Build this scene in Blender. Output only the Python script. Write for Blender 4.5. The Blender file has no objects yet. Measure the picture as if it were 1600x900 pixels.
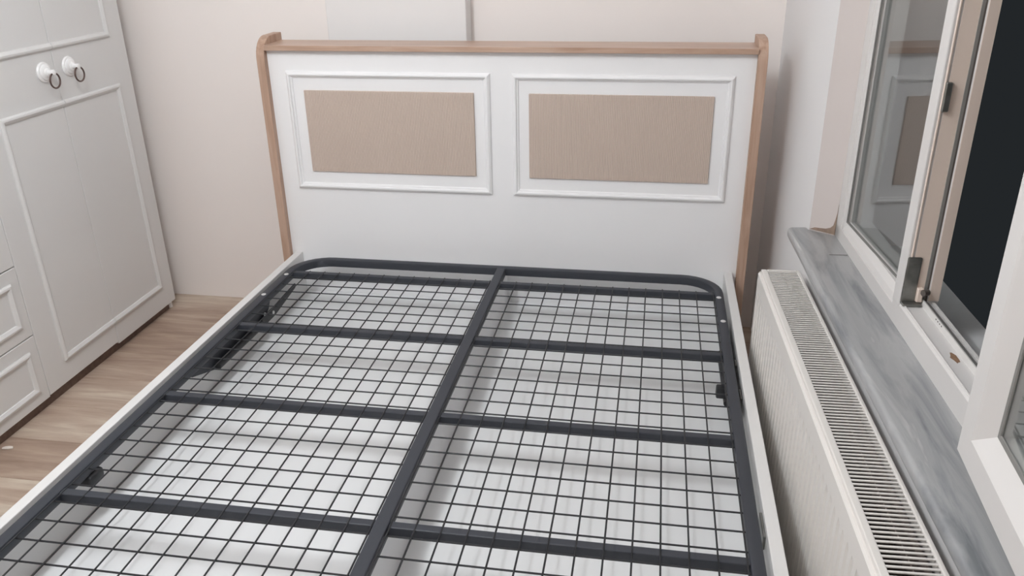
import bpy, bmesh, math, random
from mathutils import Vector, Matrix
random.seed(7)
scene = bpy.context.scene
COL = scene.collection
rad = math.radians

# ------------------------------------------------------------------ camera, world, lights, exposure
cam_d = bpy.data.cameras.new('camera')
cam = bpy.data.objects.new('camera', cam_d)
COL.objects.link(cam)
cam_d.sensor_width = 36.0
cam_d.lens = 1292.14 * 36.0 / 1600.0
cam_d.clip_start = 0.02
cam.location = (0.5264, -2.6275, 1.5262)
cam.rotation_euler = (rad(66.127), rad(0.911), rad(9.600))
scene.camera = cam

world = bpy.data.worlds.new('night_sky')
scene.world = world
world.use_nodes = True
world.node_tree.nodes['Background'].inputs['Color'].default_value = (0.0150, 0.0173, 0.0192, 1)
world.node_tree.nodes['Background'].inputs['Strength'].default_value = 1.0

def lamp(name, loc, energy, radius, color):
    d = bpy.data.lights.new(name, 'POINT')
    d.energy = energy
    d.shadow_soft_size = radius
    d.color = color
    o = bpy.data.objects.new(name, d)
    o.location = loc
    COL.objects.link(o)
    return o
# a lengthways ceiling fitting: five bulbs in a row
for k in range(5):
    lamp('ceiling_light', (-0.46, -1.24 - 0.16 * k, 2.28), 10.2, 0.055, (0.935, 0.967, 1.0))
scene.cycles.diffuse_bounces = 10
scene.cycles.max_bounces = 14

vs = scene.view_settings
vs.view_transform = 'Standard'
vs.look = 'None'
vs.gamma = 1.0
vs.use_curve_mapping = False
vs.exposure = 0.16

# ------------------------------------------------------------------ materials
def new_mat(name):
    m = bpy.data.materials.new(name)
    m.use_nodes = True
    nt = m.node_tree
    return m, nt, nt.nodes['Principled BSDF']

def paint(name, rgb, rough=0.5, spec=0.5, noise=0.03, nscale=6.0, bump=0.0, bscale=60.0, metal=0.0, coat=0.0):
    """plain painted / laminate surface with a faint procedural mottling"""
    m, nt, b = new_mat(name)
    tc = nt.nodes.new('ShaderNodeTexCoord')
    n = nt.nodes.new('ShaderNodeTexNoise')
    n.inputs['Scale'].default_value = nscale
    n.inputs['Detail'].default_value = 3
    nt.links.new(tc.outputs['Object'], n.inputs['Vector'])
    mix = nt.nodes.new('ShaderNodeMix'); mix.data_type = 'RGBA'
    mix.inputs['A'].default_value = tuple(c * (1 - noise) for c in rgb) + (1,)
    mix.inputs['B'].default_value = tuple(min(1, c * (1 + noise)) for c in rgb) + (1,)
    nt.links.new(n.outputs['Fac'], mix.inputs['Factor'])
    nt.links.new(mix.outputs['Result'], b.inputs['Base Color'])
    b.inputs['Roughness'].default_value = rough
    b.inputs['Specular IOR Level'].default_value = spec
    b.inputs['Metallic'].default_value = metal
    b.inputs['Coat Weight'].default_value = coat
    if bump:
        n2 = nt.nodes.new('ShaderNodeTexNoise')
        n2.inputs['Scale'].default_value = bscale
        n2.inputs['Detail'].default_value = 4
        nt.links.new(tc.outputs['Object'], n2.inputs['Vector'])
        bp = nt.nodes.new('ShaderNodeBump')
        bp.inputs['Strength'].default_value = bump
        bp.inputs['Distance'].default_value = 0.002
        nt.links.new(n2.outputs['Fac'], bp.inputs['Height'])
        nt.links.new(bp.outputs['Normal'], b.inputs['Normal'])
    return m

def ramp_node(nt, stops):
    r = nt.nodes.new('ShaderNodeValToRGB')
    e = r.color_ramp.elements
    e[0].position = stops[0][0]; e[0].color = stops[0][1] + (1,)
    e[1].position = stops[-1][0]; e[1].color = stops[-1][1] + (1,)
    for p, c in stops[1:-1]:
        x = e.new(p); x.color = c + (1,)
    return r

def wood(name, stops, scale, rough=0.5, per_object=0.0, axis_scale=(1, 14, 14), spec=0.4):
    m, nt, b = new_mat(name)
    tc = nt.nodes.new('ShaderNodeTexCoord')
    mp = nt.nodes.new('ShaderNodeMapping')
    mp.inputs['Scale'].default_value = axis_scale
    oi = nt.nodes.new('ShaderNodeObjectInfo')
    mul = nt.nodes.new('ShaderNodeVectorMath'); mul.operation = 'SCALE'
    mul.inputs[0].default_value = (7.3, 41.7, 3.1)
    nt.links.new(oi.outputs['Random'], mul.inputs['Scale'])
    nt.links.new(tc.outputs['Object'], mp.inputs['Vector'])
    nt.links.new(mul.outputs['Vector'], mp.inputs['Location'])
    n = nt.nodes.new('ShaderNodeTexNoise')
    n.inputs['Scale'].default_value = scale
    n.inputs['Detail'].default_value = 6
    n.inputs['Roughness'].default_value = 0.6
    n.inputs['Distortion'].default_value = 0.5
    nt.links.new(mp.outputs['Vector'], n.inputs['Vector'])
    add = nt.nodes.new('ShaderNodeMath'); add.operation = 'MULTIPLY_ADD'
    nt.links.new(oi.outputs['Random'], add.inputs[0])
    add.inputs[1].default_value = per_object
    nt.links.new(n.outputs['Fac'], add.inputs[2])
    sub = nt.nodes.new('ShaderNodeMath'); sub.operation = 'SUBTRACT'
    nt.links.new(add.outputs['Value'], sub.inputs[0]); sub.inputs[1].default_value = per_object * 0.5
    r = ramp_node(nt, stops)
    nt.links.new(sub.outputs['Value'], r.inputs['Fac'])
    nt.links.new(r.outputs['Color'], b.inputs['Base Color'])
    b.inputs['Roughness'].default_value = rough
    b.inputs['Specular IOR Level'].default_value = spec
    return m

def marble(name):
    m, nt, b = new_mat(name)
    tc = nt.nodes.new('ShaderNodeTexCoord')
    mp = nt.nodes.new('ShaderNodeMapping')
    mp.inputs['Rotation'].default_value = (0, 0, rad(-13))
    mp.inputs['Scale'].default_value = (10.0, 1.3, 4.0)
    nt.links.new(tc.outputs['Object'], mp.inputs['Vector'])
    n = nt.nodes.new('ShaderNodeTexNoise')
    n.inputs['Scale'].default_value = 2.2
    n.inputs['Detail'].default_value = 5
    n.inputs['Roughness'].default_value = 0.55
    n.inputs['Distortion'].default_value = 0.6
    nt.links.new(mp.outputs['Vector'], n.inputs['Vector'])
    r = ramp_node(nt, [(0.32, (0.165, 0.178, 0.19)), (0.43, (0.30, 0.31, 0.318)), (0.52, (0.385, 0.392, 0.394)),
                       (0.60, (0.36, 0.366, 0.37)), (0.72, (0.60, 0.60, 0.59))])
    nt.links.new(n.outputs['Fac'], r.inputs['Fac'])
    nt.links.new(r.outputs['Color'], b.inputs['Base Color'])
    b.inputs['Roughness'].default_value = 0.28
    return m

def ribbed(name, rgb, pitch):
    """textured board with fine vertical ribs"""
    m, nt, b = new_mat(name)
    tc = nt.nodes.new('ShaderNodeTexCoord')
    w = nt.nodes.new('ShaderNodeTexWave')
    w.bands_direction = 'X'
    w.inputs['Scale'].default_value = 0.314 / pitch
    w.inputs['Distortion'].default_value = 0.6
    w.inputs['Detail'].default_value = 1
    nt.links.new(tc.outputs['Object'], w.inputs['Vector'])
    n = nt.nodes.new('ShaderNodeTexNoise')
    n.inputs['Scale'].default_value = 120
    nt.links.new(tc.outputs['Object'], n.inputs['Vector'])
    add = nt.nodes.new('ShaderNodeMath'); add.operation = 'ADD'
    nt.links.new(w.outputs['Fac'], add.inputs[0]); nt.links.new(n.outputs['Fac'], add.inputs[1])
    bp = nt.nodes.new('ShaderNodeBump')
    bp.inputs['Strength'].default_value = 0.55
    bp.inputs['Distance'].default_value = 0.002
    nt.links.new(add.outputs['Value'], bp.inputs['Height'])
    nt.links.new(bp.outputs['Normal'], b.inputs['Normal'])
    mix = nt.nodes.new('ShaderNodeMix'); mix.data_type = 'RGBA'
    mix.inputs['A'].default_value = tuple(c * 0.92 for c in rgb) + (1,)
    mix.inputs['B'].default_value = tuple(c * 1.05 for c in rgb) + (1,)
    nt.links.new(w.outputs['Fac'], mix.inputs['Factor'])
    nt.links.new(mix.outputs['Result'], b.inputs['Base Color'])
    b.inputs['Roughness'].default_value = 0.7
    b.inputs['Specular IOR Level'].default_value = 0.25
    return m

def glass(name):
    m, nt, b = new_mat(name)
    b.inputs['Base Color'].default_value = (0.93, 0.96, 0.95, 1)
    b.inputs['Transmission Weight'].default_value = 1.0
    b.inputs['Roughness'].default_value = 0.0
    b.inputs['IOR'].default_value = 1.52
    return m

M = {}
M['wall'] = paint('wall_paint', (0.90, 0.85, 0.82), rough=0.75, spec=0.2, noise=0.02, nscale=2.0, bump=0.08, bscale=90)
M['wall_white'] = paint('white_wall_paint', (0.77, 0.765, 0.765), rough=0.75, spec=0.2, noise=0.015, nscale=2.0, bump=0.08, bscale=90)
M['ceiling'] = paint('ceiling_paint', (0.94, 0.935, 0.93), rough=0.8, spec=0.2)
M['white_lam'] = paint('white_laminate', (0.84, 0.84, 0.845), rough=0.42, spec=0.4, noise=0.01)
M['rail'] = paint('white_rail_board', (0.66, 0.655, 0.645), rough=0.5, spec=0.3, noise=0.01)
M['white_gloss'] = paint('white_storage_board', (0.765, 0.775, 0.78), rough=0.30, spec=0.5, noise=0.01)
M['beige_raw'] = paint('brown_edge_joint', (0.26, 0.20, 0.17), rough=0.6, noise=0.03)
M['ward'] = paint('wardrobe_lacquer', (0.70, 0.70, 0.695), rough=0.45, spec=0.35, noise=0.01)
M['ward_dark'] = paint('wardrobe_interior', (0.25, 0.24, 0.23), rough=0.7)
M['plinth'] = wood('plinth_board', [(0.3, (0.115, 0.075, 0.060)), (0.7, (0.19, 0.13, 0.105))], 3.0)
M['oak_x'] = wood('oak_along_x', [(0.25, (0.328, 0.200, 0.138)), (0.5, (0.459, 0.310, 0.230)), (0.75, (0.558, 0.416, 0.331))], 2.2, rough=0.33, spec=0.55, axis_scale=(1.5, 22, 22))
M['oak_z'] = wood('oak_along_z', [(0.25, (0.328, 0.200, 0.138)), (0.5, (0.459, 0.310, 0.230)), (0.75, (0.541, 0.391, 0.308))], 2.2, rough=0.5, axis_scale=(22, 22, 1.5))
M['plank'] = wood('laminate_plank', [(0.22, (0.275, 0.192, 0.144)), (0.42, (0.405, 0.301, 0.235)), (0.58, (0.506, 0.402, 0.321)), (0.78, (0.675, 0.600, 0.492))], 1.6, rough=0.42, per_object=0.20, axis_scale=(1.3, 11, 4))
M['subfloor'] = paint('subfloor', (0.10, 0.07, 0.055), rough=0.8)
M['tan'] = ribbed('tan_ribbed_board', (0.572, 0.468, 0.402), 0.006)
M['steel'] = paint('charcoal_powder_coat', (0.040, 0.044, 0.054), rough=0.46, spec=0.35, noise=0.06, nscale=14, bump=0.05, bscale=200)
M['wire'] = paint('charcoal_wire', (0.014, 0.015, 0.018), rough=0.5)
M['black'] = paint('black_plastic', (0.018, 0.019, 0.022), rough=0.5)
M['bolt'] = paint('zinc_bolt', (0.75, 0.76, 0.76), rough=0.3, metal=0.4)
M['rad'] = paint('radiator_enamel', (0.76, 0.735, 0.70), rough=0.4, spec=0.45, noise=0.012)
M['rad_in'] = paint('radiator_inside', (0.135, 0.108, 0.095), rough=0.7)
M['marble'] = marble('grey_marble')
M['marble_out'] = paint('outer_sill_stone', (0.23, 0.26, 0.28), rough=0.6, noise=0.08)
M['pvc'] = paint('white_pvc', (0.675, 0.66, 0.645), rough=0.34, spec=0.45, noise=0.01)
M['pvc_in'] = paint('pvc_bounce_tint', (0.82, 0.70, 0.61), rough=0.4, spec=0.4, noise=0.03)  # bounce light put into the colour: brighter and pinker than the white pvc
M['gasket'] = paint('dark_rubber_gasket', (0.10, 0.085, 0.075), rough=0.6)
M['gasket_grey'] = paint('grey_rubber_gasket', (0.22, 0.215, 0.205), rough=0.6)
M['glass'] = glass('window_glass')
M['zinc'] = paint('worn_zinc_plate', (0.23, 0.23, 0.215), rough=0.38, metal=0.75, noise=0.5, nscale=40)
M['stain'] = paint('brown_stain', (0.24, 0.14, 0.08), rough=0.8, noise=0.4, nscale=80)
M['plaster'] = paint('exposed_brown_plaster', (0.30, 0.22, 0.17), rough=0.9, noise=0.4, nscale=70)
M['ring'] = paint('aged_bronze_ring', (0.16, 0.115, 0.105), rough=0.35, metal=0.8)
M['knob'] = paint('white_knob', (0.86, 0.86, 0.86), rough=0.25, noise=0.0)
M['chip'] = paint('white_plaster_chip', (0.75, 0.70, 0.64), rough=0.9)

# ------------------------------------------------------------------ mesh helpers
def BM():
    return bmesh.new()

def box(bm, x0, x1, y0, y1, z0, z1, bev=0.0, seg=1):
    vs_ = [bm.verts.new(p) for p in ((x0, y0, z0), (x1, y0, z0), (x1, y1, z0), (x0, y1, z0),
                                     (x0, y0, z1), (x1, y0, z1), (x1, y1, z1), (x0, y1, z1))]
    fs = [bm.faces.new([vs_[i] for i in f]) for f in
          ((0, 3, 2, 1), (4, 5, 6, 7), (0, 1, 5, 4), (1, 2, 6, 5), (2, 3, 7, 6), (3, 0, 4, 7))]
    if bev:
        es = set(e for f in fs for e in f.edges)
        bmesh.ops.bevel(bm, geom=list(es), offset=bev, segments=seg, affect='EDGES', profile=0.5)

def prism(bm, poly, axis, a0, a1, bev=0.0, seg=1):
    """polygon (2D) extruded along an axis: 'x' -> poly is (y,z), 'y' -> (x,z), 'z' -> (x,y)"""
    def P(u, v, a):
        return {'x': (a, u, v), 'y': (u, a, v), 'z': (u, v, a)}[axis]
    lo = [bm.verts.new(P(u, v, a0)) for u, v in poly]
    hi = [bm.verts.new(P(u, v, a1)) for u, v in poly]
    n = len(poly)
    fs = [bm.faces.new(lo), bm.faces.new(hi)]
    for i in range(n):
        fs.append(bm.faces.new([lo[i], lo[(i + 1) % n], hi[(i + 1) % n], hi[i]]))
    bmesh.ops.recalc_face_normals(bm, faces=fs)
    if bev:
        bmesh.ops.bevel(bm, geom=list(set(e for f in fs for e in f.edges)), offset=bev, segments=seg, affect='EDGES', profile=0.5)

def sweep(bm, rings, closed_path=False, cap=True):
    """rings: list of lists of points, all of equal length"""
    R = [[bm.verts.new(p) for p in r] for r in rings]
    n = len(R[0]); fs = []
    m = len(R)
    for i in range(m if closed_path else m - 1):
        a, b = R[i], R[(i + 1) % m]
        for j in range(n):
            fs.append(bm.faces.new([a[j], a[(j + 1) % n], b[(j + 1) % n], b[j]]))
    if cap and not closed_path:
        fs.append(bm.faces.new(R[0])); fs.append(bm.faces.new(R[-1]))
    bmesh.ops.recalc_face_normals(bm, faces=fs)

def rod(bm, p, q, r, sides=6):
    p = Vector(p); q = Vector(q); d = (q - p).normalized()
    u = d.orthogonal().normalized(); v = d.cross(u)
    rings = [[c + (u * math.cos(2 * math.pi * k / sides) + v * math.sin(2 * math.pi * k / sides)) * r for k in range(sides)] for c in (p, q)]
    sweep(bm, rings)

def lathe(bm, prof, centre, axis, sides=24):
    """prof: list of (radius, height along axis)"""
    c = Vector(centre); d = Vector(axis).normalized(); u = d.orthogonal().normalized(); v = d.cross(u)
    rings = [[c + d * h + (u * math.cos(2 * math.pi * k / sides) + v * math.sin(2 * math.pi * k / sides)) * max(r, 1e-4) for k in range(sides)] for r, h in prof]
    sweep(bm, rings)

def torus(bm, centre, axis, R_, r, a0=0, a1=360, n=28, sides=8, up=(0, 0, 1)):
    c = Vector(centre); d = Vector(axis).normalized(); u = Vector(up); v = d.cross(u)
    rings = []
    full = abs(a1 - a0) >= 359.9
    for i in range(n if full else n + 1):
        a = rad(a0 + (a1 - a0) * i / n)
        e = u * math.cos(a) + v * math.sin(a)
        rings.append([c + e * (R_ + r * math.cos(2 * math.pi * k / sides)) + d * (r * math.sin(2 * math.pi * k / sides)) for k in range(sides)])
    sweep(bm, rings, closed_path=full)

def molding(bm, path, closed, prof, P):
    """sweep a trim profile [(offset inward, proud)] along a 2D path with mitred corners; P maps (u,v,proud) to 3D"""
    n = len(path); rings = []
    for i in range(n):
        p = Vector(path[i])
        dirs = []
        if closed or i > 0: dirs.append((p - Vector(path[i - 1])).normalized())
        if closed or i < n - 1: dirs.append((Vector(path[(i + 1) % n]) - p).normalized())
        nr = [Vector((-d.y, d.x)) for d in dirs]
        if len(nr) == 2:
            b = (nr[0] + nr[1]).normalized(); b = b / b.dot(nr[0])
        else:
            b = nr[0]
        rings.append([P(p.x + b.x * o, p.y + b.y * o, h) for o, h in prof])
    sweep(bm, rings, closed_path=closed)

class Frame:
    """a placement: parts are drawn in this frame's coordinates, parented to roots standing in it"""
    def __init__(self, rot=0.0, origin=(0, 0, 0)):
        self.rot = rot; self.M = Matrix.Translation(origin) @ Matrix.Rotation(rot, 4, 'Z')
WORLD = Frame()
WIN = Frame(rad(2.4))                # window wall: x = out through the window, y = along the wall
WARD = Frame(rad(0.8))               # wardrobe front

def finish(o, label=None, cat=None, group=None, kind=None):
    if label: o['label'] = label
    if cat: o['category'] = cat
    if group: o['group'] = group
    if kind: o['kind'] = kind
    return o

def thing(name, base, frame=WORLD, label=None, cat=None, group=None, kind=None):
    o = bpy.data.objects.new(name, None)
    o.empty_display_size = 0.1
    COL.objects.link(o)
    o.location = frame.M @ Vector(base); o.rotation_euler = (0, 0, frame.rot)
    o['base'] = list(base)
    ORG[o] = Vector(base)
    return finish(o, label, cat, group, kind)
ORG = {}

def mesh_of(name, bm, mat, smooth=False, keep=False):
    if not keep: bmesh.ops.recalc_face_normals(bm, faces=bm.faces[:])
    me = bpy.data.meshes.new(name)
    bm.to_mesh(me); bm.free()
    me.materials.append(mat)
    if smooth:
        for p in me.polygons: p.use_smooth = True
        try: me.set_sharp_from_angle(angle=rad(40))
        except Exception: pass
    return me

def part(name, bm, mat, parent, smooth=False, label=None, kind=None, keep=False):
    """a child mesh; its origin sits at its own centre"""
    org = ORG[parent]
    me = mesh_of(name, bm, mat, smooth, keep)
    xs = [v.co for v in me.vertices]
    c = Vector([(min(v[i] for v in xs) + max(v[i] for v in xs)) / 2 for i in range(3)])
    me.transform(Matrix.Translation(-c))
    o = bpy.data.objects.new(name, me); COL.objects.link(o)
    o.parent = parent; o.location = c - org
    ORG[o] = c
    return finish(o, label, kind=kind)

def copy_part(src, parent, centre):
    o = src.copy(); COL.objects.link(o)
    o.parent = parent; o.location = Vector(centre) - ORG[parent]
    ORG[o] = Vector(centre)
    return o

def struct(name, bm, mat, frame=WORLD, label=None, cat=None, smooth=False):
    me = mesh_of(name, bm, mat, smooth)
    o = bpy.data.objects.new(name, me); COL.objects.link(o)
    o.rotation_euler = (0, 0, frame.rot)
    ORG[o] = Vector((0, 0, 0))
    return finish(o, label, cat, kind='structure')

ZF = -0.03                           # floor level (bed top is z = 0.36)
ZC = 2.50
YB = 0.567                           # back wall
YR = -3.9
NW = 0.988                           # window wall, room side
# ------------------------------------------------------------------ room shell
bm = BM(); box(bm, -2.3, 1.6, YR - 0.1, YB + 0.05, ZF - 0.06, ZF - 0.008)
floor = struct('floor', bm, M['subfloor'], label='brown oak laminate plank floor between wardrobe and bed', cat='floor')
PW = 0.2035; PL = 1.28
pm = None; row = 0
y1 = 0.4125 + PW
while y1 > YR:
    y0 = y1 - PW
    a = -3.33 + (0.31 * row) % 0.36
    while a < 1.35:
        x0 = max(a, -2.25); x1 = min(a + PL, 1.35)
        yy1 = min(y1, YB + 0.02)
        if x1 - x0 > 0.02:
            full = abs((x1 - x0) - PL) < 1e-6 and yy1 == y1
            if full and pm is not None:
                copy_part(pm, floor, ((x0 + x1) / 2, (y0 + y1) / 2, ZF - 0.005))
            else:
                bm = BM(); box(bm, x0 + .0004, x1 - .0004, y0 + .0004, yy1 - .0004, ZF - 0.010, ZF, bev=0.0009)
                o = part('plank', bm, M['plank'], floor)
                if full: pm = o
        a += PL
    y1 -= PW; row += 1

bm = BM(); box(bm, -2.3, 1.2, YB, YB + 0.12, ZF - 0.02, ZC)
wb = struct('wall_back', bm, M['wall'], label='pale pink painted wall behind the headboard', cat='wall')
bm = BM(); box(bm, -0.717, -0.176, 0.482, YB + 0.01, ZF, ZC, bev=0.004, seg=2)
M['pilaster'] = paint('pilaster_paint', (0.83, 0.815, 0.805), rough=0.75, spec=0.2, noise=0.015, nscale=2.0)
part('pilaster', bm, M['pilaster'], wb, label='white boxed column standing out from the wall behind the headboard')
bm = BM(); box(bm, -2.35, -2.24, YR - 0.1, YB + 0.1, ZF - 0.02, ZC)
struct('wall_left', bm, M['wall'], label='painted wall behind the white wardrobe', cat='wall')
bm = BM(); box(bm, -2.35, 1.5, YR - 0.12, YR, ZF - 0.02, ZC)
struct('wall_rear', bm, M['wall'], label='painted wall behind the camera facing the bed', cat='wall')
bm = BM(); box(bm, -2.35, 1.5, YR - 0.12, YB + 0.12, ZC, ZC + 0.08)
struct('ceiling', bm, M['ceiling'], label='plain white ceiling over the bedroom', cat='ceiling')

# window wall with its opening (frame coordinates n, t, z)
T0, T1 = -0.289, -2.15               # opening
bm = BM()
jamb = [(NW, 0.66), (NW, -0.240), (1.05, T0), (1.27, T0), (1.27, 0.66)]
box(bm, NW, 1.27, -4.1, 0.66, ZF - 0.02, 0.652)
box(bm, NW, 1.27, -4.1, 0.66, 2.06, ZC)
box(bm, NW, 1.27, -4.1, T1, 0.652, 2.06)
wr = struct('wall_right', bm, M['wall_white'], WIN, label='white window wall with splayed reveal beside the headboard', cat='wall')
bm = BM(); prism(bm, jamb, 'z', 0.652, 2.06)
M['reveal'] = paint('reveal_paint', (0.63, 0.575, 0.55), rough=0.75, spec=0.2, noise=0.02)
# (the splayed reveal is a darker pink tone than the other walls)
bm2 = BM(); prism(bm2, [(NW, 0.66), (NW, -0.240), (NW + 0.006, -0.240), (NW + 0.006, 0.66)], 'z', 0.652, 2.06)
part('wall_face', bm2, M['wall_white'], wr)
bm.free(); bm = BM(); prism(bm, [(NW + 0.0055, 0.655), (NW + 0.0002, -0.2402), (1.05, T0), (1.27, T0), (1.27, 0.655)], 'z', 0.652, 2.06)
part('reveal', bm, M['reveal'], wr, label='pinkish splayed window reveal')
# broken plaster at the foot of the reveal
def J(e, z, proud=0.0012):
    d = Vector((1.05 - NW, T0 + 0.240)); nrm = Vector((d.y, -d.x)).normalized()
    p = Vector((NW, -0.240)) + d * e + nrm * proud
    return (p.x, p.y, z)
bm = BM()
pl = [(0.03, 0.6805), (1.0, 0.6805), (1.0, 0.772), (0.985, 0.745), (0.94, 0.722), (0.90, 0.707), (0.80, 0.698), (0.62, 0.692), (0.42, 0.690), (0.20, 0.688)]
a_ = [bm.verts.new(J(e, z, 0.0015)) for e, z in pl]; b_ = [bm.verts.new(J(e, z, -0.004)) for e, z in pl]
bm.faces.new(a_); bm.faces.new(b_)
for i in range(len(pl)):
    k = (i + 1) % len(pl); bm.faces.new([a_[i], a_[k], b_[k], b_[i]])
part('plaster_gap', bm, M['plaster'], wr, label='ragged brown gap where plaster broke away above the sill')

# ------------------------------------------------------------------ window
win = thing('window_1', (1.085, -1.2, 0.68), WIN, label='white plastic casement window with one sash swung fully open at night', cat='window', kind='structure')
bm = BM()
sill = [(0.926, -0.236), (0.936, -0.226), (NW - 0.002, -0.222), (NW - 0.002, -0.241), (1.049, T0 - 0.001), (1.06, T0 - 0.001), (1.06, -2.45), (0.926, -2.45)]
prism(bm, sill, 'z', 0.652, 0.680, bev=0.0085, seg=3)
sl = part('window_sill', bm, M['marble'], win, smooth=True, label='grey veined marble sill with a rounded end')
bm = BM(); box(bm, 1.0, 1.048, -0.452, -0.4495, 0.6795, 0.6806)
part('sill_crack', bm, M['gasket'], sl)
bm = BM(); prism(bm, [(1.12, 0.585), (1.305, 0.580), (1.305, 0.612), (1.12, 0.622)], 'y', T1, T0 - 0.002)
part('outer_sill', bm, M['marble_out'], win, label='grey stone ledge outside the open window')
# outer frame: bottom rail, stiles, head
WF = 1.05; Z0 = 0.680; Z1 = 2.055
bm = BM()
bot = [(WF, Z0), (WF, 0.732), (WF + 0.004, 0.737), (1.092, 0.737), (1.0945, 0.750), (1.0975, 0.750), (1.0975, 0.738), (1.113, 0.738), (1.113, 0.746), (1.120, 0.746), (1.120, Z0)]
prism(bm, [(a, b) for a, b in bot], 'y', -0.8385, T1 + 0.002)
botl = [(WF, Z0), (WF, 0.716), (WF + 0.0035, 0.7175), (WF + 0.0035, 0.7195), (WF + 0.0005, 0.7215), (WF + 0.0045, 0.734), (WF + 0.016, 0.748), (1.090, 0.748), (1.126, 0.748), (1.126, Z0)]
prism(bm, botl, 'y', T0 - 0.001, -0.8385)
stl = [(WF, T0 - 0.001), (WF, -0.338), (WF + 0.0035, -0.3395), (WF + 0.0035, -0.3415), (WF + 0.0005, -0.3435), (WF + 0.001, -0.360), (WF + 0.006, -0.366), (WF + 0.018, -0.371), (1.126, -0.371), (1.126, T0 - 0.001)]
prism(bm, stl, 'z', Z0, Z1)
box(bm, WF, 1.126, T1 + 0.002, T1 + 0.06, Z0, Z1)
box(bm, WF, 1.126, T1 + 0.002, T0 - 0.001, Z1 - 0.06, Z1)
fr = part('window_frame', bm, M['pvc'], win)
# thin white ridge along the inner edge of the bottom rebate
bm = BM(); rod(bm, (WF + 0.006, -0.905, 0.7375), (WF + 0.006, T1 + 0.07, 0.7375), 0.0028, 8)
part('rebate_ridge', bm, M['pvc'], fr, smooth=True)
bm = BM(); prism(bm, [(1.0976, 0.7382), (1.0976, 0.7485), (1.1085, 0.7440), (1.1085, 0.7382)], 'y', T1 + 0.06, -0.892)
part('bottom_gasket', bm, M['gasket_grey'], fr)
bm = BM(); box(bm, 1.1086, 1.1128, T1 + 0.06, -0.892, 0.7382, 0.7390)
part('rebate_groove', bm, M['gasket'], fr)
for k in range(4):
    bm = BM(); box(bm, 1.0935, 1.0965, -0.985 - 0.011 * k, -0.980 - 0.011 * k, 0.7385, 0.7475)
    part('drain_slot', bm, M['gasket'], fr)
bm = BM()
random.seed(3)
ring_ = []
for k in range(14):
    a = 2 * math.pi * k / 14; rr = 0.62 + 0.38 * random.random()
    ring_.append((1.080 + 0.0085 * rr * math.cos(a), -1.135 + 0.024 * rr * math.sin(a)))
prism(bm, ring_, 'z', 0.7365, 0.7378)
part('stain', bm, M['stain'], fr, label='brown glue stain on the bottom rebate')

def mullion(t_left, t_right, name):
    bm = BM(); 
    box(bm, WF - 0.0015, 1.095, t_right, t_left, 0.728, Z1 - 0.05, bev=0.003, seg=2)
    box(bm, 1.105, 1.126, t_right - 0.010, t_left + 0.010, 0.728, Z1 - 0.05)
    mu = part(name, bm, M['pvc'], win)
    return mu
mu = mullion(-0.838, -0.884, 'mullion')
bm = BM(); box(bm, 1.064, 1.0955, -0.8852, -0.8835, 0.742, Z1 - 0.06)
part('rebate_face', bm, M['pvc_in'], mu)
bm = BM(); box(bm, 1.0555, 1.0595, -0.8866, -0.8830, 0.745, Z1 - 0.06, bev=0.001)
part('rebate_lip', bm, M['pvc_in'], mu)
bm = BM(); box(bm, 1.0952, 1.1010, -0.8880, -0.842, 0.742, Z1 - 0.06)
part('gasket', bm, M['gasket_grey'], mu)
bm = BM(); box(bm, 1.1010, 1.1050, -0.8870, -0.842, 0.742, Z1 - 0.06)
part('gasket_groove', bm, M['gasket'], mu)
bm = BM(); box(bm, 1.1052, 1.1262, -0.8962, -0.8930, 0.750, Z1 - 0.06)
part('outer_lip', bm, M['pvc_in'], mu)
mullion(-1.466, -1.512, 'mullion')
# panes
def pane(name, n, tl, tr, z0, z1, parent):
    bm = BM(); box(bm, n, n + 0.004, tr, tl, z0, z1)
    return part(name, bm, M['glass'], parent)
gl = pane('glass_pane', 1.0790, -0.366, -0.842, 0.744, Z1 - 0.055, win)
gl.rotation_euler = (0, 0, rad(3.0))
bm = BM()
box(bm, 1.0660, 1.0705, -0.3735, -0.3695, 0.747, Z1 - 0.06)
box(bm, 1.0660, 1.0705, -0.838, -0.371, 0.7475, 0.7515)
part('glazing_gasket', bm, M['gasket_grey'], gl)
pane('glass_pane', 1.0705, -1.508, -2.10, 0.744, Z1 - 0.055, win)
# corner hinge plate and upper striker on the mullion
bm = BM()
box(bm, 1.0495, 1.0790, -0.8895, -0.8850, 0.742, 0.848, bev=0.003, seg=2)
box(bm, 1.0495, 1.0900, -0.9060, -0.8850, 0.7385, 0.744, bev=0.001)
h = part('corner_hinge', bm, M['zinc'], mu, label='worn zinc hinge plate at the foot of the mullion')
bm = BM()
box(bm, 1.079, 1.092, -0.897, -0.886, 0.745, 0.778, bev=0.002)
part('hinge_block', bm, M['pvc_in'], mu)
bm = BM(); rod(bm, (1.088, -0.903, 0.771), (1.100, -0.897, 0.771), 0.0075, 10)
part('hinge_pin', bm, M['gasket'], mu, smooth=True)
bm = BM(); box(bm, 1.057, 1.070, -0.893, -0.8848, 1.163, 1.222, bev=0.002)
part('striker_plate', bm, M['zinc'], mu)

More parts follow.
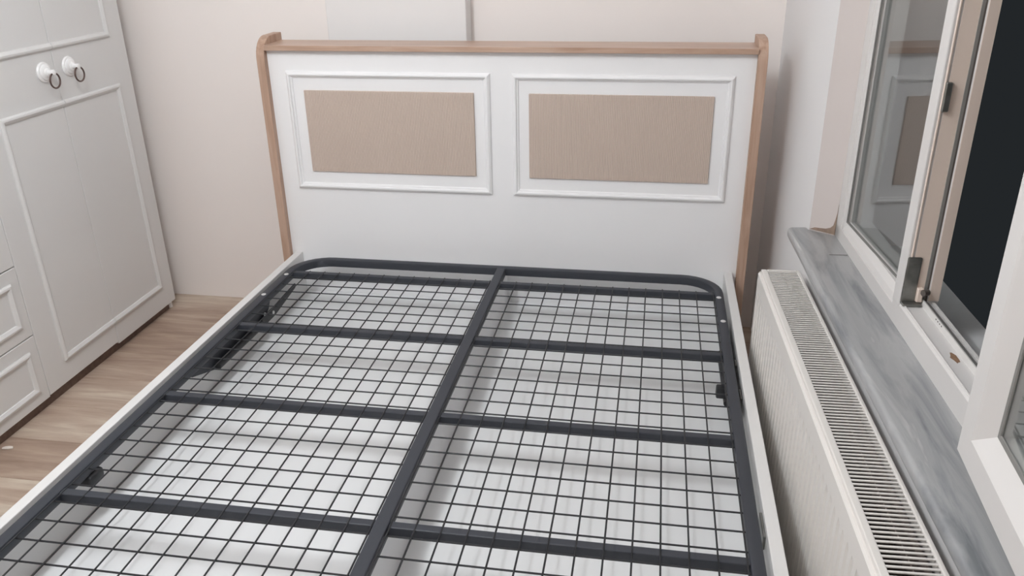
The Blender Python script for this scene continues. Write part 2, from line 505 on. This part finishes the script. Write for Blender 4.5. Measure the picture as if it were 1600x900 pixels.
# the open sash, folded back over the third light
SW = 0.60
SA = Frame(WIN.rot - rad(5.4), tuple(WIN.M @ Vector((0.980, -1.442, 0.0))))
sash = bpy.data.objects.new('open_sash', None); COL.objects.link(sash)
sash.parent = win
loc = Matrix.Rotation(-WIN.rot, 4, 'Z') @ (Vector(SA.M.translation) - WIN.M @ Vector((1.085, -1.2, 0.68)))
sash.location = loc; sash.rotation_euler = (0, 0, -rad(5.4))
ORG[sash] = Vector((0, 0, 0))
sash['label'] = 'open white sash swung back beside the window, its glass mirroring the bed'
SZ0, SZ1 = 0.730, 2.02
prof = [(0.0, 0.065), (0.0, 0.003), (0.003, 0.0), (0.050, 0.0), (0.054, 0.003), (0.078, 0.024), (0.080, 0.065)]
bm = BM()
def PS(u, v, h): return Vector((h, -u, v))
molding(bm, [(0.0, SZ0), (SW, SZ0), (SW, SZ1), (0.0, SZ1)], True, prof, PS)
part('sash_frame', bm, M['pvc'], sash)
bm = BM(); box(bm, 0.027, 0.031, -(SW - 0.076), -0.076, SZ0 + 0.076, SZ1 - 0.076)
part('sash_glass', bm, M['glass'], sash)
bm = BM()
molding(bm, [(0.0785, SZ0 + 0.0785), (SW - 0.0785, SZ0 + 0.0785), (SW - 0.0785, SZ1 - 0.0785), (0.0785, SZ1 - 0.0785)], True,
        [(0.0, 0.027), (0.0, 0.0235), (0.006, 0.0245), (0.007, 0.0268)], PS)
part('sash_gasket', bm, M['gasket_grey'], sash)
# hinge leaf tying the sash to the second mullion
bm = BM(); rod(bm, (0.055, 0.004, 0.80), (0.055, 0.004, 0.86), 0.008, 10)
part('sash_hinge', bm, M['pvc'], sash, smooth=True)

# ------------------------------------------------------------------ radiator
RT = 0.570
rd = thing('radiator', (0.90, -1.05, 0.06), WIN, label='cream panel radiator under the marble window sill beside the bed', cat='radiator')
RA, RB = -0.300, -1.80
pitch = 0.0333
cols = []
t = RA - 0.012
cols.append((RA, 0)); cols.append((t, 0))
while t - pitch > RB + 0.012:
    for f, dpt in ((0.30, 0), (0.42, 1), (0.72, 1), (0.84, 0)):
        cols.append((t - pitch * f, dpt))
    t -= pitch
cols.append((RB, 0))
rows = [(0.060, 0), (0.085, 0), (0.105, 1), (0.492, 1), (0.512, 0), (0.556, 0)]
bm = BM(); NF = 0.8445
V = [[bm.verts.new((NF + 0.0045 * cd * rdp, ct, rz)) for (ct, cd) in cols] for (rz, rdp) in rows]
for i in range(len(rows) - 1):
    for j in range(len(cols) - 1):
        bm.faces.new([V[i][j], V[i][j + 1], V[i + 1][j + 1], V[i + 1][j]])
top = [bm.verts.new((NF + 0.004, ct, 0.561)) for ct, cd in cols]
top2 = [bm.verts.new((NF + 0.012, ct, 0.561)) for ct, cd in cols]
for j in range(len(cols) - 1):
    bm.faces.new([V[-1][j], V[-1][j + 1], top[j + 1], top[j]])
    bm.faces.new([top[j], top[j + 1], top2[j + 1], top2[j]])
bmesh.ops.recalc_face_normals(bm, faces=bm.faces[:])
if sum(f.normal.x for f in bm.faces) > 0:
    bmesh.ops.reverse_faces(bm, faces=bm.faces[:])
part('front_panel', bm, M['rad'], rd, keep=True)
bm = BM()
box(bm, 0.852, 0.8685, RB, RA, 0.545, RT, bev=0.003, seg=2)
box(bm, 0.9525, 0.962, RB, RA, 0.545, RT, bev=0.003, seg=2)
box(bm, 0.8685, 0.9525, RA - 0.010, RA, 0.545, RT, bev=0.002)
box(bm, 0.8685, 0.9525, RB, RB + 0.010, 0.545, RT, bev=0.002)
part('top_cover', bm, M['rad'], rd)
for tt in (RA - 0.004, RB + 0.004):
    bm = BM(); box(bm, 0.850, 0.962, tt - 0.003, tt + 0.003, 0.07, 0.548)
    part('side_cover', bm, M['rad'], rd)
bm = BM(); box(bm, 0.945, 0.957, RB + 0.01, RA - 0.01, 0.06, 0.535, bev=0.003)
part('rear_panel', bm, M['rad_in'], rd)
bm = BM()
zig = []; k = 0; t = RA - 0.015
R1, R2 = [], []
while t > RB + 0.015:
    n_ = 0.868 if (k // 2) % 2 == 0 else 0.895
    R1.append((n_, t)); k += 1
    t -= 0.004 if k % 2 == 0 else 0.0125
for n0, fl in ((0.0, 1), (0.0, -1)):
    a = [bm.verts.new(((n_ if fl > 0 else 1.807 - n_), t_, 0.10)) for n_, t_ in R1]
    b = [bm.verts.new(((n_ if fl > 0 else 1.807 - n_), t_, 0.485)) for n_, t_ in R1]
    for i in range(len(R1) - 1):
        bm.faces.new([a[i], a[i + 1], b[i + 1], b[i]])
part('convector_fins', bm, M['rad_in'], rd)
bm = BM(); box(bm, 0.852, 0.945, RB + 0.012, RA - 0.012, 0.06, 0.30)
part('inner_channels', bm, M['rad_in'], rd)
SP = 0.01192
src = None; i = 0
t = RA - 0.016
while t > RB + 0.012:
    c = (0.9105, t, 0.5645)
    if src is None:
        bm = BM(); box(bm, 0.8675, 0.9535, t - 0.0024, t + 0.0024, 0.5650, 0.5680, bev=0.0006)
        src = part('slat', bm, M['rad'], rd); c0 = ORG[src]
    else:
        copy_part(src, rd, (c0.x, t, c0.z))
    t -= SP; i += 1
bm = BM(); box(bm, 0.9090, 0.9115, RB + 0.01, RA - 0.01, 0.558, 0.5648)
part('grille_spine', bm, M['rad_in'], rd)
for tt in (-0.55, -1.55):
    bm = BM(); box(bm, 0.955, NW - 0.0005, tt - 0.02, tt + 0.02, 0.10, 0.50)
    part('wall_bracket', bm, M['rad'], rd)

# ------------------------------------------------------------------ wardrobe (frame coordinates m, s, z)
WM = -1.54
wd = thing('wardrobe', (-1.82, -0.4, ZF), WARD, label='tall white wardrobe with panelled doors, ring pulls and drawers', cat='wardrobe')
SE = 0.463                            # far end
S1 = 0.028; S2 = -0.388; S3 = -1.22; S4 = -1.64; S5 = -2.06
WH = 2.22
bm = BM()
CB, CF = -2.12, WM - 0.020
box(bm, CB, CF, SE - 0.018, SE - 0.002, ZF + 0.036, WH)
box(bm, CB, CF, S5 + 0.002, S5 + 0.020, ZF + 0.036, WH)
for s in (S2, S3):
    box(bm, CB, CF, s - 0.009, s + 0.009, ZF + 0.036, WH)
box(bm, CB, CB + 0.01, S5, SE - 0.002, ZF + 0.036, WH)
box(bm, CB, CF, S5 + 0.002, SE - 0.002, WH - 0.018, WH)
box(bm, CB, CF, S5 + 0.002, SE - 0.002, ZF + 0.036, ZF + 0.054)
part('carcass', bm, M['ward'], wd)
bm = BM(); box(bm, WM - 0.040, WM - 0.022, S5 + 0.004, SE - 0.028, ZF, ZF + 0.037)
part('plinth', bm, M['plinth'], wd, label='dark brown plinth board')
bm = BM(); lathe(bm, [(0.012, 0), (0.014, 0.002), (0.012, 0.036)], (WM - 0.028, SE - 0.014, ZF), (0, 0, 1), 12)
part('foot', bm, M['knob'], wd, smooth=True)
TRIM = [(0.0, 0.0), (0.0, 0.005), (0.005, 0.0095), (0.011, 0.0105), (0.016, 0.0075), (0.021, 0.0045), (0.022, 0.0)]
def PW_(u, v, h): return Vector((WM + h, u, v))
Dz0, Dz1 = 0.006, WH - 0.004
def door(s0, s1, z0, z1, name='door', dm=0.0):
    bm = BM(); box(bm, WM - 0.018 + dm, WM + dm, s0 + 0.0012, s1 - 0.0012, z0, z1, bev=0.0015)
    return part(name, bm, M['ward'], wd)
def trim(par, path, closed=False):
    bm = BM(); molding(bm, path, closed, TRIM, PW_)
    return part('molding', bm, M['ward'], par)
def ring_pull(par, s, z):
    bm = BM()
    lathe(bm, [(0.0, 0.0), (0.0345, 0.0), (0.0350, 0.003), (0.0325, 0.0065), (0.0270, 0.0075), (0.0265, 0.0115), (0.0225, 0.0145),
               (0.0165, 0.0160), (0.0155, 0.0190), (0.0105, 0.0215), (0.0085, 0.0320), (0.0100, 0.0350), (0.0090, 0.0410), (0.0040, 0.0430), (0.0, 0.0432)],
          (WM, s, z), (1, 0, 0), 32)
    part('rosette', bm, M['knob'], par, smooth=True, label='white turned rosette')
    bm = BM(); torus(bm, (WM + 0.037, s, z - 0.0275), (1, 0, 0), 0.0250, 0.0030, 14, 346, n=36)
    part('pull_ring', bm, M['ring'], par, smooth=True, label='dark bronze ring')
# far pair of doors sharing one panel frame across their joint
d1 = door(S1, SE, Dz0, Dz1)
d2 = door(S2, S1, Dz0 + 0.010, Dz1)
za, zb = 0.096, 0.975; zc, zd = 1.150, WH - 0.10
trim(d1, [(S1 + 0.0015, za), (0.376, za), (0.368, zb), (S1 + 0.0015, zb)])
trim(d2, [(S1 - 0.0015, zb), (-0.292, zb), (-0.282, za), (S1 - 0.0015, za)])
trim(d1, [(S1 + 0.0015, zc), (0.366, zc), (0.366, zd), (S1 + 0.0015, zd)])
trim(d2, [(S1 - 0.0015, zd), (-0.292, zd), (-0.292, zc), (S1 - 0.0015, zc)])
ring_pull(d1, 0.101, 1.082); ring_pull(d2, -0.033, 1.082)
# drawers and doors of the middle bay
for z0, z1 in ((0.012, 0.255), (0.259, 0.508)):
    dr = door(S3, S2, z0, z1, 'drawer')
    trim(dr, [(S3 + 0.042, z0 + 0.042), (S2 - 0.042, z0 + 0.042), (S2 - 0.042, z1 - 0.044), (S3 + 0.042, z1 - 0.044)], True)
SMID = (S2 + S3) / 2
da = door(SMID, S2, 0.512, Dz1); db = door(S3, SMID, 0.512, Dz1)
for dd, (a, b) in ((da, (SMID + 0.0015, S2 - 0.095)), (db, (S3 + 0.095, SMID - 0.0015))):
    if dd is da:
        trim(dd, [(a, 0.61), (b, 0.61), (b, zb), (a, zb)]); trim(dd, [(a, zc), (b, zc), (b, zd), (a, zd)])
        ring_pull(dd, SMID + 0.065, 1.082)
    else:
        trim(dd, [(b, zb), (a, zb), (a, 0.61), (b, 0.61)]); trim(dd, [(b, zd), (a, zd), (a, zc), (b, zc)])
        ring_pull(dd, SMID - 0.065, 1.082)
# near pair, outside the picture
d3 = door(S4, S3, Dz0, Dz1); d4 = door(S5, S4, Dz0, Dz1)
trim(d3, [(S4 + 0.0015, za), (S3 - 0.095, za), (S3 - 0.095, zb), (S4 + 0.0015, zb)])
trim(d4, [(S4 - 0.0015, zb), (S5 + 0.095, zb), (S5 + 0.095, za), (S4 - 0.0015, za)])
ring_pull(d3, S4 + 0.065, 1.082); ring_pull(d4, S4 - 0.065, 1.082)

# ------------------------------------------------------------------ bed
bed = thing('bed', (0, -0.85, ZF), label='white storage bed with oak trimmed headboard and bare grey wire mesh base', cat='bed')
HY = 0.210
# headboard
bm = BM(); box(bm, -0.846, 0.846, HY, HY + 0.020, ZF, 1.128)
hb = part('headboard', bm, M['white_lam'], bed)
bm = BM()
box(bm, -0.846, 0.846, 0.188, 0.345, 1.125, 1.143, bev=0.0012)
part('top_rail', bm, M['oak_x'], hb, label='oak cap rail')
for sgn in (-1, 1):
    yf, yb, zt, rr = 0.186, 0.350, 1.170, 0.075
    poly = [(yb, ZF), (yf, ZF)]
    for k in range(9):
        a = math.pi - math.pi / 2 * k / 8
        poly.append((yf + rr + rr * math.cos(a), zt - rr + rr * math.sin(a)))
    poly.append((yb, zt))
    bm = BM()
    x0, x1 = (0.845, 0.876) if sgn > 0 else (-0.876, -0.845)
    prism(bm, poly, 'x', x0, x1, bev=0.002, seg=2)
    part('post', bm, M['oak_z'], hb, label='oak side post with rounded front corner')
HT = [(0.0, 0.0), (0.0, 0.004), (0.003, 0.009), (0.009, 0.0135), (0.0135, 0.0130), (0.0160, 0.0060), (0.0205, 0.0050), (0.0235, 0.0)]
def PH(u, v, h): return Vector((u, HY - h, v))
for x0, x1 in ((-0.7815, -0.0385), (0.0385, 0.7815)):
    bm = BM(); molding(bm, [(x0, 0.6208), (x1, 0.6208), (x1, 1.0530), (x0, 1.0530)], True, HT, PH)
    part('panel_molding', bm, M['white_lam'], hb)
for x0, x1 in ((-0.7200, -0.0970), (0.0970, 0.7200)):
    bm = BM(); box(bm, x0, x1, HY - 0.007, HY + 0.001, 0.6877, 0.9862, bev=0.0015)
    part('inset_panel', bm, M['tan'], hb, label='tan ribbed inset board')
# bed box
YE = -1.900
for sgn in (-1, 1):
    bm = BM()
    x0, x1 = (0.8025, 0.831) if sgn > 0 else (-0.831, -0.8025)
    box(bm, x0, x1, YE, HY - 0.001, ZF, 0.360, bev=0.0012)
    part('side_rail', bm, M['rail'], bed)
bm = BM(); box(bm, -0.8025, 0.8025, YE, YE + 0.028, ZF, 0.360, bev=0.0012)
part('foot_rail', bm, M['rail'], bed)
FZ = 0.195
for x0, x1 in ((-0.8022, -0.0105), (0.0105, 0.8022)):
    bm = BM(); box(bm, x0, x1, YE + 0.028, HY - 0.001, FZ - 0.006, FZ)
    part('floor_panel', bm, M['white_gloss'], bed)
bm = BM(); box(bm, -0.009, 0.009, YE + 0.028, HY - 0.001, ZF, 0.322)
part('centre_divider', bm, M['white_lam'], bed)
for sgn in (-1, 1):
    bm = BM(); box(bm, sgn * 0.8022 - 0.0035, sgn * 0.8022 + 0.0035 if sgn < 0 else 0.8022, YE + 0.03, HY - 0.002, FZ, FZ + 0.004)
    part('edge_seal', bm, M['beige_raw'], bed)
# steel mesh base
TZ = 0.360
bm = BM()
def rrect_path(hx, y0, y1, r, n=8):
    pts = []
    for cx, cy, a0 in ((hx - r, y1 - r, 0), (-hx + r, y1 - r, 90), (-hx + r, y0 + r, 180), (hx - r, y0 + r, 270)):
        for k in range(n + 1):
            a = rad(a0 + 90 * k / n)
            pts.append((cx + r * math.cos(a), cy + r * math.sin(a)))
    return pts
path = rrect_path(0.775, -1.855, 0.154, 0.125)
tw, th = 0.015, 0.030
cs = []
for cx, cz, a0 in ((tw - 0.005, -0.005, 0), (-tw + 0.005, -0.005, 90), (-tw + 0.005, -th + 0.005, 180), (tw - 0.005, -th + 0.005, 270)):
    for k in range(3):
        a = rad(a0 + 45 * k); cs.append((cx + 0.005 * math.cos(a), cz + 0.005 * math.sin(a)))
molding(bm, path, True, cs, lambda u, v, h: Vector((u, v, TZ + h)))
mb = part('mesh_base', bm, M['steel'], bed, smooth=True, label='charcoal steel tube frame of the lift-up mesh base')
bm = BM(); box(bm, -0.0165, 0.0150, -1.842, 0.142, TZ - 0.030, TZ + 0.001, bev=0.003, seg=2)
part('centre_tube', bm, M['steel'], mb)
BY = [0.0185 - 0.4348 * k for k in range(5)]
for yc in BY:
    for x0, x1 in ((-0.762, -0.0165), (0.0150, 0.762)):
        bm = BM(); box(bm, x0, x1, yc - 0.011, yc + 0.0105, TZ - 0.028, TZ - 0.003, bev=0.0025, seg=2)
        part('cross_tube', bm, M['steel'], mb)
WZ = TZ - 0.0036
RW = 0.0021
src = None
for sgn in (-1, 1):
    for k in range(14):
        x = sgn * (0.7555 - 0.0568 * k)
        x = x if k < 13 else sgn * 0.0195 + (-0.001 if sgn < 0 else 0)
        if src is None:
            bm = BM(); rod(bm, (x, -1.842, WZ), (x, 0.030, WZ), RW)
            src = part('wire', bm, M['wire'], mb, smooth=True); cy = ORG[src].y
        else:
            copy_part(src, mb, (x, cy, WZ))
src = None
for sgn in (-1, 1):
    for k in range(30):
        y = -0.0265 - 0.0615 * k
        xc = sgn * 0.388
        if src is None:
            bm = BM(); rod(bm, (xc - 0.372, y, WZ - 0.0036), (xc + 0.372, y, WZ - 0.0036), RW)
            src = part('wire', bm, M['wire'], mb, smooth=True)
        else:
            copy_part(src, mb, (xc, y, WZ - 0.0036))
for x, y in ((-0.772, -0.018), (-0.776, -0.199), (0.772, -0.020), (0.775, -0.201)):
    bm = BM(); lathe(bm, [(0.0, 0.0), (0.0085, 0.0), (0.0080, 0.0016), (0.004, 0.0026), (0.0, 0.0028)], (x, y, TZ - 0.0002), (0, 0, 1), 14)
    part('bolt_head', bm, M['bolt'], mb, smooth=True)
# lift mechanism on the left, its twin on the right
def mechanism(sgn):
    X0, X1 = sgn * 0.7905, sgn * 0.7865
    bm = BM()
    plate = [(-0.12, 0.335), (-0.16, 0.285), (-0.205, 0.262), (-0.30, 0.240), (-0.40, 0.258), (-0.503, 0.250), (-0.535, 0.254), (-0.680, 0.304), (-0.705, 0.335)]
    prism(bm, plate, 'x', min(X0, X1), max(X0, X1))
    lm = part('lift_mechanism', bm, M['steel'], bed, label='dark steel lift bracket under the mesh base')
    bm = BM()
    prism(bm, [(0.055, 0.292), (0.050, 0.276), (-0.135, 0.250), (-0.235, 0.250), (-0.235, 0.283), (-0.135, 0.283)], 'x', min(sgn * 0.782, sgn * 0.777), max(sgn * 0.782, sgn * 0.777))
    part('lift_arm', bm, M['black'], lm)
    bm = BM()
    rod(bm, (sgn * 0.772, -0.245, 0.268), (sgn * 0.772, -0.56, 0.276), 0.011, 12)
    part('gas_strut', bm, M['black'], lm, smooth=True)
    for y, z in ((-0.150, 0.268), (-0.212, 0.290), (-0.515, 0.272)):
        bm = BM(); lathe(bm, [(0.0, 0), (0.0065, 0), (0.006, 0.003), (0.0, 0.0035)], (sgn * 0.7766, y, z), (-sgn, 0, 0), 12)
        part('bolt_head', bm, M['bolt'], lm, smooth=True)
mechanism(-1); mechanism(1)
bm = BM(); box(bm, -0.7905, -0.752, -1.205, -1.150, 0.300, 0.331, bev=0.010, seg=3)
part('rubber_buffer', bm, M['black'], mb, smooth=True)
bm = BM(); box(bm, 0.737, 0.764, -0.575, -0.545, 0.298, 0.331, bev=0.005, seg=2)
part('rubber_buffer', bm, M['black'], mb, smooth=True)
for y0, y1, z0, z1 in ((-0.085, -0.060, 0.235, 0.30), (-0.44, -0.405, 0.28, 0.335), (-0.625, -0.575, 0.29, 0.335), (-1.195, -1.115, 0.31, 0.345)):
    bm = BM(); box(bm, 0.7965, 0.8022, y0, y1, z0, z1, bev=0.001)
    part('rail_clip', bm, M['zinc'], bed)

# ------------------------------------------------------------------ small things
bm = BM()
random.seed(5)
lo = []
for k in range(9):
    a = 2 * math.pi * k / 9; r_ = 0.6 + 0.4 * random.random()
    lo.append((0.020 * r_ * math.cos(a), 0.009 * r_ * math.sin(a)))
prism(bm, lo, 'z', 0.0, 0.006, bev=0.0012)
me = mesh_of('plaster_chip', bm, M['chip'])
o = bpy.data.objects.new('plaster_chip', me); COL.objects.link(o)
o.location = (-1.510, -0.668, ZF); o.rotation_euler = (0, 0, 0.3)
finish(o, 'small white plaster chip lying on the floor by the wardrobe plinth', 'debris')
for o in bpy.data.objects:
    if 'base' in o: del o['base']
